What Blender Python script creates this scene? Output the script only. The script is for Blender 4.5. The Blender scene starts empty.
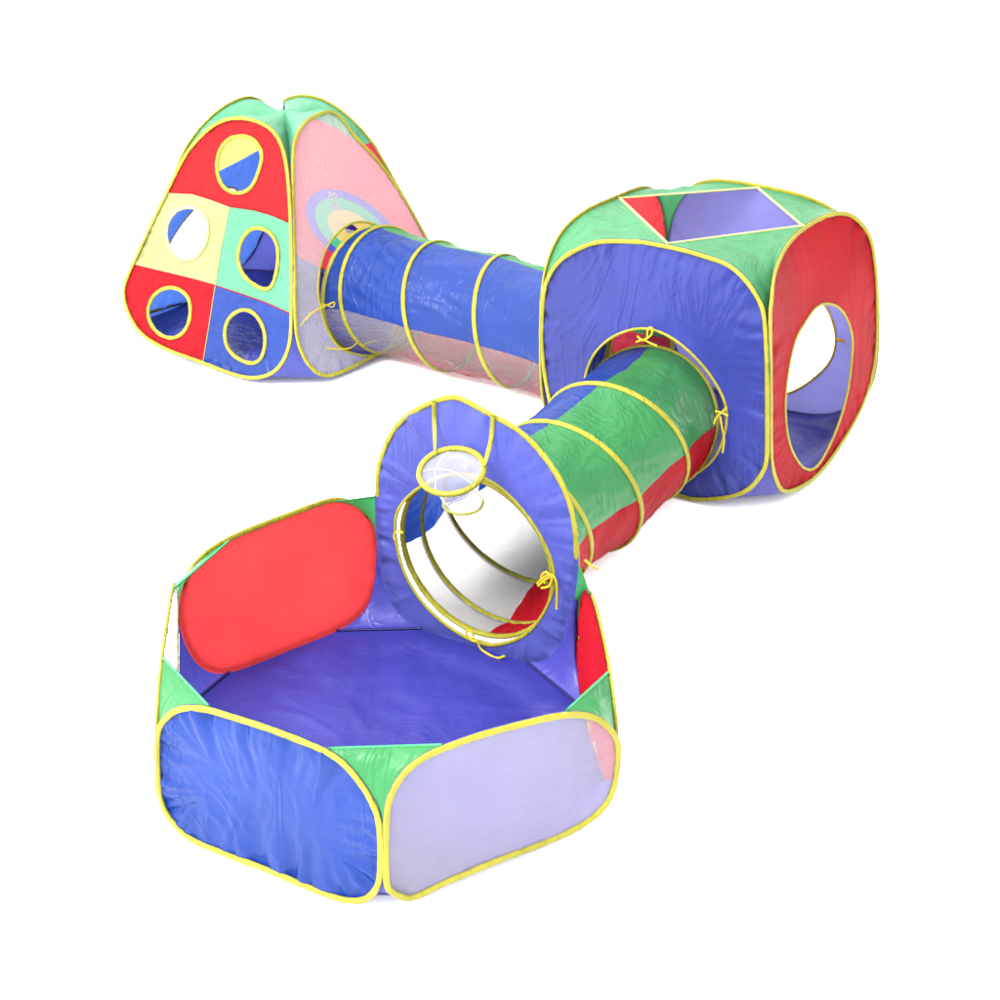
# play tents, tunnels and ball pit; panel corners and rims in metres / panel coordinates
DATA = {"cam":{"loc":[0.0,0.0,2.1472315175960706],"R":[0.9995316782552912,0.01357743676553951,0.02742402915398959],"U":[-0.030601048416044427,0.44348409153032,0.8957596979075167],"F":[0.0,0.8961793982068571,-0.44369188208665195],"f":1600.0},"patch":{"p01":[[-0.706,2.7344,0.0],[-0.2039,2.4649,0.0],[-0.2036,2.4814,0.3465],[-0.6795,2.7192,0.3465]],"p12":[[-0.7553,3.2324,0.0],[-0.706,2.7344,0.0],[-0.6795,2.7192,0.3465],[-0.7488,3.2848,0.3465]],"p23":[[-0.7553,3.2324,0.0],[-0.3068,3.6079,0.0],[-0.3124,3.7026,0.3465],[-0.7488,3.2848,0.3465]],"p45":[[0.1902,3.3025,0.0],[0.2718,2.7549,0.0],[0.2498,2.7304,0.3465],[0.2006,3.331,0.3465]],"p50":[[-0.2039,2.4649,0.0],[0.2718,2.7549,0.0],[0.2498,2.7304,0.3465],[-0.2036,2.4814,0.3465]],"p34":[[-0.3068,3.6079,0.0],[0.1902,3.3025,0.0],[0.1902,3.3025,0.72],[-0.3068,3.6079,0.72]],"cf":[[0.1318,4.6491,0.0],[0.802,4.2711,0.0],[0.7222,4.2416,0.7851],[0.1009,4.6364,0.7851],[0.0445,0.0052,0.0]],"cr":[[0.802,4.2711,0.0],[1.2532,4.9224,0.0],[1.1441,4.8779,0.7851],[0.7222,4.2416,0.7851],[-0.0508,0.0975,0.0]],"cb":[[1.2532,4.9224,0.0],[0.583,5.3005,0.0],[0.5228,5.2727,0.7851],[1.1441,4.8779,0.7851],[-0.0361,0.0066,0.0]],"cl":[[0.583,5.3005,0.0],[0.1318,4.6491,0.0],[0.1009,4.6364,0.7851],[0.5228,5.2727,0.7851],[0.0277,-0.053,0.0]],"tfl":[[-1.5231,5.6365,0.0],[-0.7099,5.1152,0.0],[-0.7819,5.565,0.85],[-1.0857,5.7346,0.85]],"tfr":[[-0.7099,5.1152,0.0],[-0.1351,5.9252,0.0],[-0.5918,5.8329,0.85],[-0.7819,5.565,0.85]],"tbr":[[-0.9251,6.4594,0.0],[-0.1351,5.9252,0.0],[-0.5918,5.8329,0.85],[-0.8531,6.0095,0.85]],"tbl":[[-1.5231,5.6365,0.0],[-0.9251,6.4594,0.0],[-0.8531,6.0095,0.85],[-1.0857,5.7346,0.85]]},"pitB":[[-0.2039,2.4649,0.0],[-0.706,2.7344,0.0],[-0.7553,3.2324,0.0],[-0.3068,3.6079,0.0],[0.1902,3.3025,0.0],[0.2718,2.7549,0.0]],"cubeB":[[0.1318,4.6491,0.0],[0.802,4.2711,0.0],[1.2532,4.9224,0.0],[0.583,5.3005,0.0]],"tentB":[[-1.5231,5.6365,0.0],[-0.7099,5.1152,0.0],[-0.1351,5.9252,0.0],[-0.9251,6.4594,0.0]],"tentC":[-0.8175,5.7873,0.0],"uv":{"p01":[[0.2194,1.0161],[0.111,0.9649],[0.0501,0.8828],[0.0071,0.7826],[-0.0114,0.6767],[-0.0095,0.4428],[0.0,0.2345],[0.0318,0.1109],[0.0871,0.0279],[0.1601,-0.0234],[0.2801,-0.033],[0.4678,-0.0142],[0.628,-0.0163],[0.7844,-0.0161],[0.8713,0.0089],[0.938,0.0693],[0.9794,0.1603],[1.0016,0.2743],[1.0041,0.4903],[0.9959,0.6654],[0.9586,0.7891],[0.8934,0.9066],[0.8056,0.996],[0.6701,1.0194],[0.4904,1.0302],[0.3245,1.0217]],"p50":[[0.1741,1.0316],[0.2558,1.0477],[0.3849,1.0651],[0.5525,1.0617],[0.7243,1.0511],[0.8225,1.016],[0.8993,0.9612],[0.9632,0.8629],[1.0092,0.7334],[1.0139,0.6145],[1.0028,0.405],[0.963,0.2541],[0.885,0.167],[0.772,0.1189],[0.5994,0.1026],[0.4527,0.1035],[0.3595,0.0876],[0.2428,0.0805],[0.1283,0.0452],[0.0718,0.0738],[0.0215,0.1471],[-0.0064,0.2194],[-0.008,0.4045],[-0.0064,0.6459],[0.0,0.7731],[0.0384,0.8995],[0.095,0.9825]],"p23":[[0.1841,0.9763],[0.356,1.002],[0.5638,1.0053],[0.7434,1.0086],[0.8329,0.95],[0.9077,0.8623],[0.9782,0.7325],[0.9945,0.5624],[1.0082,0.3776],[0.9869,0.2347],[0.9294,0.1114],[0.8329,0.0415],[0.6962,0.0263],[0.5098,0.0205],[0.3525,0.0111],[0.2263,0.0191],[0.1408,0.0735],[0.0694,0.1975],[0.0199,0.3774],[-0.0054,0.5648],[0.002,0.7271],[0.0386,0.8356],[0.0999,0.9156]],"p34":[[-0.0158,0.5763],[0.0088,0.6621],[0.0643,0.7698],[0.1718,0.8693],[0.3497,0.959],[0.4371,0.964],[0.5672,0.9357],[0.7094,0.9107],[0.8529,0.8254],[0.9416,0.7282],[0.9827,0.6299],[0.9955,0.5454],[0.9979,0.4121],[0.9716,0.2794],[0.9495,0.18],[0.8683,0.0814],[0.7815,0.0441],[0.539,0.0351],[0.3674,0.0274],[0.1427,0.0269],[0.0449,0.1123],[-0.0031,0.2472],[-0.0175,0.4237]],"p34hole":[[0.0865,0.3896],[0.1105,0.4893],[0.2193,0.5895],[0.3701,0.6745],[0.5322,0.6999],[0.6643,0.6603],[0.7975,0.5703],[0.8742,0.4702],[0.8904,0.399],[0.8823,0.3359],[0.8306,0.229],[0.7472,0.1346],[0.6146,0.0668],[0.5076,0.0507],[0.3506,0.0803],[0.2228,0.1435],[0.1264,0.2439]],"cf":[[0.2495,0.972],[0.3853,0.9945],[0.4534,0.9953],[0.581,0.9977],[0.6991,0.9895],[0.7971,0.9835],[0.8977,0.9393],[0.9603,0.8803],[0.9898,0.8296],[1.002,0.6902],[1.0051,0.5335],[1.0063,0.3314],[1.0028,0.2267],[0.9742,0.1645],[0.9371,0.1078],[0.8828,0.0631],[0.8068,0.0251],[0.7127,-0.0048],[0.626,-0.0217],[0.516,-0.0269],[0.3593,-0.0285],[0.1992,0.0193],[0.0733,0.1433],[0.0261,0.2722],[-0.0048,0.4242],[-0.0095,0.5539],[-0.0048,0.679],[0.0153,0.7765],[0.0687,0.8626],[0.1312,0.9136],[0.1918,0.9519]],"cr":[[0.501,1.0012],[0.68,1.011],[0.7939,1.009],[0.8644,0.9843],[0.9244,0.9318],[0.9658,0.8666],[0.9937,0.7374],[1.0041,0.6272],[1.0052,0.5217],[0.9963,0.3702],[0.9354,0.2554],[0.835,0.1606],[0.6781,0.0891],[0.5042,0.0283],[0.3572,0.0123],[0.2113,0.0291],[0.125,0.056],[0.0738,0.0959],[0.0226,0.188],[0.0007,0.2923],[0.0019,0.5357],[-0.0139,0.809],[-0.0023,0.8664],[0.0321,0.9467],[0.1864,0.9757],[0.3363,0.9922]],"crhole":[[0.5376,0.7153],[0.6508,0.6695],[0.7175,0.5975],[0.7573,0.5146],[0.7521,0.4446],[0.7203,0.3027],[0.6289,0.1794],[0.5257,0.1017],[0.4401,0.0614],[0.3566,0.0679],[0.2713,0.1247],[0.1916,0.2232],[0.1517,0.3178],[0.1372,0.445],[0.1722,0.5735],[0.2418,0.6619],[0.3241,0.6881],[0.4281,0.722]],"cfhole":[[0.1946,0.3966],[0.2586,0.5445],[0.4158,0.6553],[0.5659,0.659],[0.7185,0.5762],[0.8137,0.4606],[0.8268,0.3612],[0.7892,0.2095],[0.6692,0.0841],[0.5381,0.0232],[0.3819,0.0264],[0.2682,0.1034],[0.2038,0.2404]],"cbhole":[[0.1944,0.4621],[0.1832,0.404],[0.1941,0.3264],[0.2308,0.256],[0.3056,0.1736],[0.4019,0.0945],[0.5163,0.0583],[0.6275,0.0712],[0.7008,0.1509],[0.7253,0.2883],[0.6909,0.4353],[0.6075,0.5524],[0.4993,0.6136],[0.3852,0.6223],[0.2932,0.5873],[0.2248,0.5323]],"tfl":[[0.4442,0.9762],[0.2444,0.9548],[0.1193,0.9083],[0.0428,0.8465],[0.0022,0.7826],[-0.0019,0.6374],[-0.0031,0.4657],[-0.0004,0.3325],[0.0023,0.2442],[0.0268,0.184],[0.08,0.1268],[0.1711,0.0595],[0.2649,0.0256],[0.3862,0.0085],[0.5217,0.0044],[0.6428,-0.0049],[0.7402,-0.0059],[0.8131,0.0076],[0.887,0.0433],[0.941,0.0993],[0.9819,0.1803],[0.9935,0.2873],[1.0084,0.499],[1.0154,0.6587],[1.0089,0.7934],[0.9695,0.8945],[0.8474,0.9532],[0.6528,0.9739]],"tfr":[[0.6542,0.9891],[0.5773,0.9911],[0.3449,0.9848],[0.1693,0.9582],[0.0635,0.9136],[0.0274,0.8506],[0.0067,0.7071],[0.0015,0.5121],[-0.0146,0.2592],[0.0101,0.1559],[0.064,0.0722],[0.1276,0.0201],[0.2003,0.0055],[0.3183,0.0059],[0.4436,0.0164],[0.599,0.0214],[0.749,0.0374],[0.8859,0.0891],[0.9938,0.193],[1.015,0.2935],[1.0062,0.3762],[1.0207,0.5367],[1.0034,0.6669],[0.9568,0.7703],[0.89,0.8335],[0.8423,0.8803],[0.8062,0.9294],[0.7626,0.9678]],"tbr":[[0.0094,0.9441],[0.2316,0.9796],[0.4743,0.9855],[0.6648,0.9724],[0.8492,0.9263],[0.9801,0.8478],[1.0337,0.6934],[1.0287,0.5485],[1.0159,0.3895],[1.0222,0.2822],[0.9877,0.1644],[0.9041,0.0707],[0.7454,0.02],[0.5297,0.0222],[0.3113,0.0489],[0.1385,0.074],[0.0436,0.1097],[-0.0377,0.1746],[-0.0867,0.2721],[-0.1165,0.4255],[-0.1414,0.6201],[-0.1512,0.7817],[-0.1172,0.8893]],"tbl":[[0.5804,0.9861],[0.4354,0.9891],[0.2301,0.9654],[0.0872,0.9101],[0.0113,0.8404],[-0.0186,0.6828],[-0.0242,0.5121],[-0.0212,0.346],[0.005,0.2202],[0.0643,0.0993],[0.1584,0.0135],[0.2549,-0.0039],[0.4011,0.0025],[0.5289,0.023],[0.6317,0.0656],[0.7171,0.1168],[0.7789,0.1603],[0.8393,0.2793],[0.8741,0.3882],[0.8796,0.5503],[0.8771,0.708],[0.8507,0.8622],[0.7766,0.9414]],"tblhole":[[0.5829,0.564],[0.4187,0.5758],[0.2983,0.5108],[0.2301,0.4393],[0.1969,0.3531],[0.2247,0.2716],[0.3006,0.2041],[0.4033,0.1762],[0.5125,0.2079],[0.5944,0.2808],[0.6465,0.41],[0.6485,0.4972]],"h1":[[0.4941,0.9011],[0.6371,0.899],[0.745,0.8548],[0.7263,0.7877],[0.677,0.715],[0.5734,0.6819],[0.4362,0.6918],[0.3366,0.7625],[0.3186,0.8333],[0.3736,0.8812]],"h2":[[0.2078,0.5919],[0.3122,0.5898],[0.4003,0.5397],[0.4153,0.453],[0.351,0.3904],[0.2544,0.3835],[0.1575,0.4317],[0.11,0.5015],[0.1259,0.563]],"h3":[[0.7572,0.5734],[0.8553,0.5644],[0.9066,0.5152],[0.9032,0.4485],[0.8792,0.38],[0.8377,0.3498],[0.7702,0.3541],[0.6847,0.3826],[0.6406,0.4378],[0.6453,0.5042],[0.6882,0.5519]],"h4":[[0.2586,0.2623],[0.3371,0.2642],[0.4013,0.2391],[0.4306,0.1727],[0.4192,0.1072],[0.3664,0.0663],[0.2917,0.0703],[0.2313,0.1036],[0.194,0.1514],[0.1958,0.218]],"h5":[[0.7063,0.2556],[0.7813,0.2501],[0.8351,0.1999],[0.8406,0.1375],[0.8192,0.082],[0.7661,0.0574],[0.6858,0.0702],[0.6416,0.1033],[0.6231,0.1582],[0.6397,0.2138]],"seam_a":[[-0.0478,0.6235],[0.2024,0.6452],[0.3557,0.6394],[0.5236,0.6279],[0.7125,0.6348],[0.8512,0.6307],[0.9922,0.6165],[1.0661,0.6065]],"seam_b":[[-0.0768,0.3101],[0.0134,0.3129],[0.2187,0.316],[0.3988,0.318],[0.5291,0.3164],[0.6977,0.3094],[0.8405,0.3017],[0.9787,0.2847],[1.0286,0.2753]],"seam_c":[[0.5243,0.626],[0.5204,0.4757],[0.5291,0.3164],[0.5352,0.18],[0.5407,0.009],[0.5457,-0.0783]],"seam_d":[[0.3755,0.6622],[0.5729,0.6928],[0.7967,0.7335]],"tfrhole":[[0.1601,0.3396],[0.1973,0.4348],[0.3039,0.509],[0.4594,0.544],[0.5958,0.5391],[0.7236,0.4905],[0.7822,0.3987],[0.7728,0.2847],[0.6902,0.1581],[0.5906,0.0676],[0.4864,0.022],[0.3948,0.0252],[0.3183,0.0563],[0.2361,0.1045],[0.1832,0.1903],[0.1626,0.2881]],"tg1":[[0.1308,0.467],[0.2124,0.5148],[0.3339,0.5352],[0.5001,0.5384],[0.6444,0.5093],[0.7206,0.4716],[0.1272,0.3834],[0.1535,0.3098],[0.1995,0.2513],[0.2392,0.2146]],"tg2":[[0.2077,0.3978],[0.2543,0.4545],[0.3477,0.4799],[0.4818,0.4825],[0.5779,0.4594],[0.6297,0.4175],[0.2136,0.3327],[0.2666,0.2543]],"tg3":[[0.2845,0.3788],[0.3348,0.4145],[0.4079,0.432],[0.4867,0.4243]],"tgc":[[0.4092,0.3319]],"tcen":[[0.4677,0.3362]],"num25":[[0.4019,0.5089]],"num50":[[0.408,0.4529]],"strap":[[0.2864,0.9232],[0.2887,0.7491],[0.5677,0.9235],[0.5472,0.6886]]},"t1":[0.2297,-0.5104,5.6062,-0.6722,0.0521,-0.0136,-0.4374,5.558,-0.6878,0.1956,0.0039,-0.2213,5.4011,-0.5523,0.2831,0.0047,0.0118,5.284,-0.4823,0.2548,-0.0006],"t2":[0.2247,0.44,4.5024,-2.0198,0.3105,-0.0188,0.3296,4.2236,-2.0446,-0.3462,0.0207,0.1907,3.9976,-2.1161,-0.302,-0.011,0.0432,3.7695,-2.1,-0.3049,0.0013],"x":{"rim":{"c":[-0.1155,3.3848,0.5433],"n":[-0.1275,-0.3209,0.9385],"r":0.0766},"netc":[-0.0867,3.3671,0.4694],"straps":[[[-0.1639,3.5084,0.6672],[-0.1621,3.5073,0.6055],[-0.1574,3.4457,0.5655]],[[-0.0223,3.419,0.6742],[-0.0254,3.4209,0.6096],[-0.0397,3.3734,0.5641]]],"rib":{"pit":[[[0.0945,3.3379,0.2739],[0.1079,3.3296,0.2953],[0.1262,3.3184,0.3103],[0.1384,3.3109,0.2987],[0.1422,3.3086,0.2648],[0.1427,3.3082,0.2238]],[[0.097,3.3363,0.2694],[0.1128,3.3266,0.2917],[0.1287,3.3169,0.3059],[0.1227,3.3205,0.2792],[0.1043,3.3319,0.2666]],[[0.1239,3.3198,0.3068],[0.1142,3.3257,0.314],[0.1031,3.3326,0.2962],[0.1131,3.3264,0.2837]],[[-0.0544,3.4294,0.0654],[-0.0649,3.4358,0.0786],[-0.0749,3.442,0.0688],[-0.0593,3.4324,0.0547],[-0.0441,3.4231,0.058]],[[-0.0442,3.4231,0.0609],[-0.0387,3.4197,0.0398],[-0.0182,3.4071,0.0308],[0.0046,3.3931,0.0286],[0.0242,3.3811,0.0427]],[[-0.2607,3.5561,0.2655],[-0.2633,3.5577,0.2787],[-0.2528,3.5513,0.2938],[-0.2398,3.5433,0.2927]],[[-0.1274,3.4742,0.5324],[-0.1032,3.4593,0.548],[-0.0836,3.4473,0.5437],[-0.0856,3.4485,0.5168]]],"t2":[[[0.6529,4.3077,0.3394],[0.6385,4.3167,0.316],[0.6264,4.3243,0.2964],[0.6226,4.3272,0.2758]],[[0.6218,4.3261,0.3178],[0.6412,4.3152,0.3168],[0.6581,4.3058,0.3118]],[[0.6366,4.3182,0.3058],[0.6453,4.3146,0.2692],[0.6541,4.3111,0.2325],[0.6537,4.313,0.1895]],[[0.3892,4.4504,0.4973],[0.4068,4.4407,0.489],[0.428,4.428,0.5101],[0.4293,4.4264,0.5325],[0.4184,4.4327,0.5267],[0.4176,4.4343,0.498]],[[0.3876,4.452,0.4778],[0.4068,4.4407,0.489],[0.427,4.4295,0.4845],[0.4471,4.4184,0.48]]],"t1":[[[-0.6535,5.3089,0.2616],[-0.6288,5.3358,0.2492],[-0.6074,5.3665,0.2502],[-0.6099,5.3539,0.236],[-0.6319,5.3322,0.2504]],[[-0.6348,5.3268,0.2485],[-0.6707,5.2734,0.2442],[-0.6938,5.2312,0.2293],[-0.708,5.2033,0.217]],[[-0.6291,5.2516,0.1202],[-0.5886,5.2962,0.1008],[-0.5507,5.3415,0.0884],[-0.529,5.3764,0.0949]],[[-0.5093,5.395,0.0809],[-0.4836,5.4305,0.0798],[-0.4673,5.4513,0.0763]]],"cube":[[[1.0821,4.9523,0.3219],[1.097,4.9439,0.322],[1.1124,4.9357,0.3187]]],"pit2":[[[0.1987,3.2241,0.4045],[0.2106,3.151,0.4293],[0.2203,3.0928,0.4539]]]}}}
import bpy, bmesh, math, random
import numpy as np
from mathutils import Vector, noise, Matrix
random.seed(4)
sc = bpy.context.scene
COL = sc.collection
V = Vector
PI = math.pi
def clamp(x, a=0.0, b=1.0): return max(a, min(b, x))
def sstep(a, b, x):
    t = clamp((x - a) / (b - a)); return t * t * (3 - 2 * t)

# ------------------------------------------------------------------ materials
def nt(name):
    m = bpy.data.materials.new(name); m.use_nodes = True
    t = m.node_tree; t.nodes.clear()
    return m, t, t.nodes.new('ShaderNodeOutputMaterial')
def srgb(r, g, b):
    f = lambda c: (c / 255 / 12.92) if c / 255 <= .04045 else ((c / 255 + .055) / 1.055) ** 2.4
    return (f(r), f(g), f(b), 1)
def nylon(name, rgb, trans=.48, rough=.36, spec=.19, bump=.35, var=.10):
    m, t, out = nt(name); N = t.nodes.new; L = t.links.new
    tc = N('ShaderNodeTexCoord')
    n1 = N('ShaderNodeTexNoise'); n1.inputs['Scale'].default_value = 5; n1.inputs['Detail'].default_value = 3
    L(tc.outputs['Object'], n1.inputs['Vector'])
    hs = N('ShaderNodeHueSaturation'); hs.inputs['Color'].default_value = rgb
    mr = N('ShaderNodeMapRange'); mr.inputs['From Min'].default_value = .3; mr.inputs['From Max'].default_value = .7
    mr.inputs['To Min'].default_value = 1 - var; mr.inputs['To Max'].default_value = 1 + var
    L(n1.outputs['Fac'], mr.inputs['Value']); L(mr.outputs[0], hs.inputs['Value'])
    # soft creases in the cloth: crossed, distorted noises
    n2 = N('ShaderNodeTexNoise'); n2.inputs['Scale'].default_value = 9; n2.inputs['Detail'].default_value = 5
    n2.inputs['Roughness'].default_value = .55; n2.inputs['Distortion'].default_value = 1.2
    L(tc.outputs['Object'], n2.inputs['Vector'])
    mp = N('ShaderNodeMapping'); mp.inputs['Scale'].default_value = (1, 1, .28); mp.inputs['Rotation'].default_value = (.3, .2, .5)
    L(tc.outputs['Object'], mp.inputs['Vector'])
    n3 = N('ShaderNodeTexNoise'); n3.inputs['Scale'].default_value = 34; n3.inputs['Detail'].default_value = 3
    n3.inputs['Distortion'].default_value = .6
    L(mp.outputs[0], n3.inputs['Vector'])
    ad = N('ShaderNodeMath'); ad.operation = 'MULTIPLY_ADD'; ad.inputs[1].default_value = .3
    L(n3.outputs['Fac'], ad.inputs[0]); L(n2.outputs['Fac'], ad.inputs[2])
    n4 = N('ShaderNodeTexNoise'); n4.inputs['Scale'].default_value = 7; n4.inputs['Detail'].default_value = 2; n4.inputs['Distortion'].default_value = 2.2
    L(mp.outputs[0], n4.inputs['Vector'])
    c1 = N('ShaderNodeMath'); c1.operation = 'SUBTRACT'; c1.inputs[1].default_value = .5; L(n4.outputs['Fac'], c1.inputs[0])
    c2 = N('ShaderNodeMath'); c2.operation = 'ABSOLUTE'; L(c1.outputs[0], c2.inputs[0])
    c3 = N('ShaderNodeMapRange'); c3.inputs['From Min'].default_value = 0; c3.inputs['From Max'].default_value = .075; c3.inputs['To Min'].default_value = .34; c3.inputs['To Max'].default_value = 0
    L(c2.outputs[0], c3.inputs['Value'])
    c4 = N('ShaderNodeMath'); c4.operation = 'ADD'; L(c3.outputs[0], c4.inputs[0]); L(ad.outputs[0], c4.inputs[1]); ad = c4
    bp = N('ShaderNodeBump'); bp.inputs['Strength'].default_value = bump; bp.inputs['Distance'].default_value = .012
    L(ad.outputs[0], bp.inputs['Height'])
    p = N('ShaderNodeBsdfPrincipled'); p.inputs['Roughness'].default_value = rough
    p.inputs['Specular IOR Level'].default_value = spec
    L(hs.outputs[0], p.inputs['Base Color']); L(bp.outputs[0], p.inputs['Normal'])
    tr = N('ShaderNodeBsdfTranslucent'); L(hs.outputs[0], tr.inputs['Color']); L(bp.outputs[0], tr.inputs['Normal'])
    mx = N('ShaderNodeMixShader'); mx.inputs[0].default_value = trans
    L(p.outputs[0], mx.inputs[1]); L(tr.outputs[0], mx.inputs[2]); L(mx.outputs[0], out.inputs['Surface'])
    return m
def netting(name, rgb, cover, threads=0.0, specks=0.0, scale=60, graze=0, glints=0):
    m, t, out = nt(name); N = t.nodes.new; L = t.links.new
    tc = N('ShaderNodeTexCoord')
    n1 = N('ShaderNodeTexNoise'); n1.inputs['Scale'].default_value = 5; n1.inputs['Detail'].default_value = 1
    L(tc.outputs['Object'], n1.inputs['Vector'])
    mp = N('ShaderNodeMapping'); mp.inputs['Scale'].default_value = (scale, scale, .8)
    L(tc.outputs['Object'], mp.inputs['Vector'])
    n2 = N('ShaderNodeTexNoise'); n2.inputs['Scale'].default_value = 1.6; n2.inputs['Detail'].default_value = 3
    L(mp.outputs[0], n2.inputs['Vector'])
    a = N('ShaderNodeMapRange'); a.inputs['From Min'].default_value = .3; a.inputs['From Max'].default_value = .7
    a.inputs['To Min'].default_value = cover - .02; a.inputs['To Max'].default_value = cover + .02
    L(n1.outputs['Fac'], a.inputs['Value'])
    b = N('ShaderNodeMath'); b.operation = 'MULTIPLY_ADD'; b.inputs[1].default_value = threads
    s = N('ShaderNodeMath'); s.operation = 'SUBTRACT'; s.inputs[1].default_value = .5
    L(n2.outputs['Fac'], s.inputs[0]); L(s.outputs[0], b.inputs[0]); L(a.outputs[0], b.inputs[2])
    d = N('ShaderNodeBsdfDiffuse'); d.inputs['Color'].default_value = rgb
    tr = N('ShaderNodeBsdfTranslucent'); tr.inputs['Color'].default_value = rgb
    fac = b.outputs[0]
    if specks:
        n3 = N('ShaderNodeTexNoise'); n3.inputs['Scale'].default_value = 46; n3.inputs['Detail'].default_value = 4; n3.inputs['Distortion'].default_value = 2.5
        L(tc.outputs['Object'], n3.inputs['Vector'])
        r = N('ShaderNodeMapRange'); r.inputs['From Min'].default_value = .735; r.inputs['From Max'].default_value = .755
        r.inputs['To Max'].default_value = specks
        L(n3.outputs['Fac'], r.inputs['Value'])
        c = N('ShaderNodeMixRGB'); c.inputs[1].default_value = rgb; c.inputs[2].default_value = (.05, .05, .05, 1)
        L(r.outputs[0], c.inputs[0]); L(c.outputs[0], d.inputs['Color']); L(c.outputs[0], tr.inputs['Color'])
        mxx = N('ShaderNodeMath'); mxx.operation = 'MAXIMUM'; L(r.outputs[0], mxx.inputs[0]); L(fac, mxx.inputs[1]); fac = mxx.outputs[0]
    m1 = N('ShaderNodeMixShader'); m1.inputs[0].default_value = .5
    L(d.outputs[0], m1.inputs[1]); L(tr.outputs[0], m1.inputs[2])
    if glints:                              # glints painted along the net's creases as thin streaks of fuller cover
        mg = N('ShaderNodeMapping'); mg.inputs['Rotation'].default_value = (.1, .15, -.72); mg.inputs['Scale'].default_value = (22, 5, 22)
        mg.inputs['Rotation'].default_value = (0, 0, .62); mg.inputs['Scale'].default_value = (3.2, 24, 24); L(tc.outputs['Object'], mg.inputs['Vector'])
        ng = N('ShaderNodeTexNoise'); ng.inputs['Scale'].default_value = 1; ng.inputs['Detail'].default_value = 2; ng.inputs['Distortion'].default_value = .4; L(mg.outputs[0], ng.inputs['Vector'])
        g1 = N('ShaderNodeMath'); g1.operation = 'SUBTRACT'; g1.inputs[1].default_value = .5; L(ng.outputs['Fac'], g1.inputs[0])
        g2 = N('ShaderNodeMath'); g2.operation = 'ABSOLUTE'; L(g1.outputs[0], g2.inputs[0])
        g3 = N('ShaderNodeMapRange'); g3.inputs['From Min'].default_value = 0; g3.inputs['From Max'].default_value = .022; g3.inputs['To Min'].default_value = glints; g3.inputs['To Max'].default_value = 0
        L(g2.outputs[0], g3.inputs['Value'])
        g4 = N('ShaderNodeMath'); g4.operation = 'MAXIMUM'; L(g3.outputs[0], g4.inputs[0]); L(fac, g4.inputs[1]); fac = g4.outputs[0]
    if graze:                               # threads close up when the net is seen at a slant
        lw = N('ShaderNodeLayerWeight'); lw.inputs['Blend'].default_value = .5
        gz = N('ShaderNodeMapRange'); gz.interpolation_type = 'SMOOTHSTEP'; gz.inputs['From Min'].default_value = .2; gz.inputs['From Max'].default_value = .5
        gz.inputs['To Min'].default_value = 0; gz.inputs['To Max'].default_value = graze; L(lw.outputs['Facing'], gz.inputs['Value'])
        ma = N('ShaderNodeMath'); ma.operation = 'MAXIMUM'; L(gz.outputs[0], ma.inputs[0]); L(fac, ma.inputs[1]); fac = ma.outputs[0]
    tp = N('ShaderNodeBsdfTransparent')
    m2 = N('ShaderNodeMixShader'); L(fac, m2.inputs[0]); L(tp.outputs[0], m2.inputs[1]); L(m1.outputs[0], m2.inputs[2])
    L(m2.outputs[0], out.inputs['Surface'])
    return m

K = 0.25
def col(r, g, b, k=1.0):
    c = srgb(r, g, b); return (min(.9, c[0] * K * k), min(.9, c[1] * K * k), min(.9, c[2] * K * k), 1)
M_BLUE = nylon('blue_nylon', col(40, 86, 198, .94))
M_LILAC = nylon('violet_blue_nylon', col(98, 106, 208, 1.1))
M_SKY = nylon('cube_blue_nylon', col(76, 88, 194, 1.0))
M_BACKBLUE = nylon('pale_violet_nylon', col(150, 148, 228, 1.15))
M_FLOOR = nylon('floor_nylon', col(59, 59, 172, .85), trans=.05, rough=.5, bump=.16)
M_TFLOOR = nylon('tent_floor_nylon', col(58, 74, 192), trans=.1)
M_FGUS = nylon('floor_gusset_nylon', col(82, 82, 192), trans=.3)
M_NAVY = nylon('navy_seam', col(34, 28, 110), trans=.0, bump=.1)
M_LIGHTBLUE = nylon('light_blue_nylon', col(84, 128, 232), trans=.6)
M_LITWALLRED = nylon('lit_wall_red_nylon', col(248, 74, 78, 1.1), trans=.66)  # red cloth lightened in colour so the cube's inside wall looks lit
M_LITRED = nylon('lit_red_nylon', col(250, 74, 76, 1.0), trans=.6, spec=.08)  # same red cloth with the rear panel's brighter light put into the colour
M_RED = nylon('red_nylon', col(238, 48, 56, .86), spec=.07, rough=.6)
M_DRED = nylon('crimson_nylon', col(230, 24, 42, .95), spec=.08, rough=.6)
M_GREEN = nylon('green_nylon', col(76, 178, 102, 1.1))
M_LGREEN = nylon('light_green_nylon', col(104, 202, 134))
M_MINT = nylon('mint_nylon', col(124, 226, 172))
M_LIME = nylon('cream_yellow_nylon', col(222, 228, 150))
M_YPANEL = nylon('yellow_nylon', col(248, 234, 124, 1.3), trans=.65)
M_BIND = nylon('yellow_binding', col(230, 221, 62, .9), trans=.36, rough=.55, spec=.25, bump=.6, var=.16)
M_PALEBIND = nylon('pale_yellow_binding', col(240, 238, 150), trans=.15, rough=.6, spec=.2)
M_TRIM = nylon('mint_trim', col(70, 196, 124), trans=.1)
M_RIB = nylon('yellow_ribbon', col(238, 214, 40), trans=.2, rough=.6, bump=.1)
M_ORANGE = nylon('amber_binding', col(245, 190, 40), trans=.2, rough=.6, bump=.1)
M_MESH = netting('white_mesh', (.21, .20, .226, 1), .55, threads=.13)
M_MESHTENT = netting('tent_mesh', (.355, .345, .355, 1), .47, threads=.04)
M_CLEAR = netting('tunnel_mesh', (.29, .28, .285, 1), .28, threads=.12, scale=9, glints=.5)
M_LINING = netting('tunnel_lining_mesh', (.165, .161, .157, 1), .88, threads=.0, specks=.95)
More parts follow.
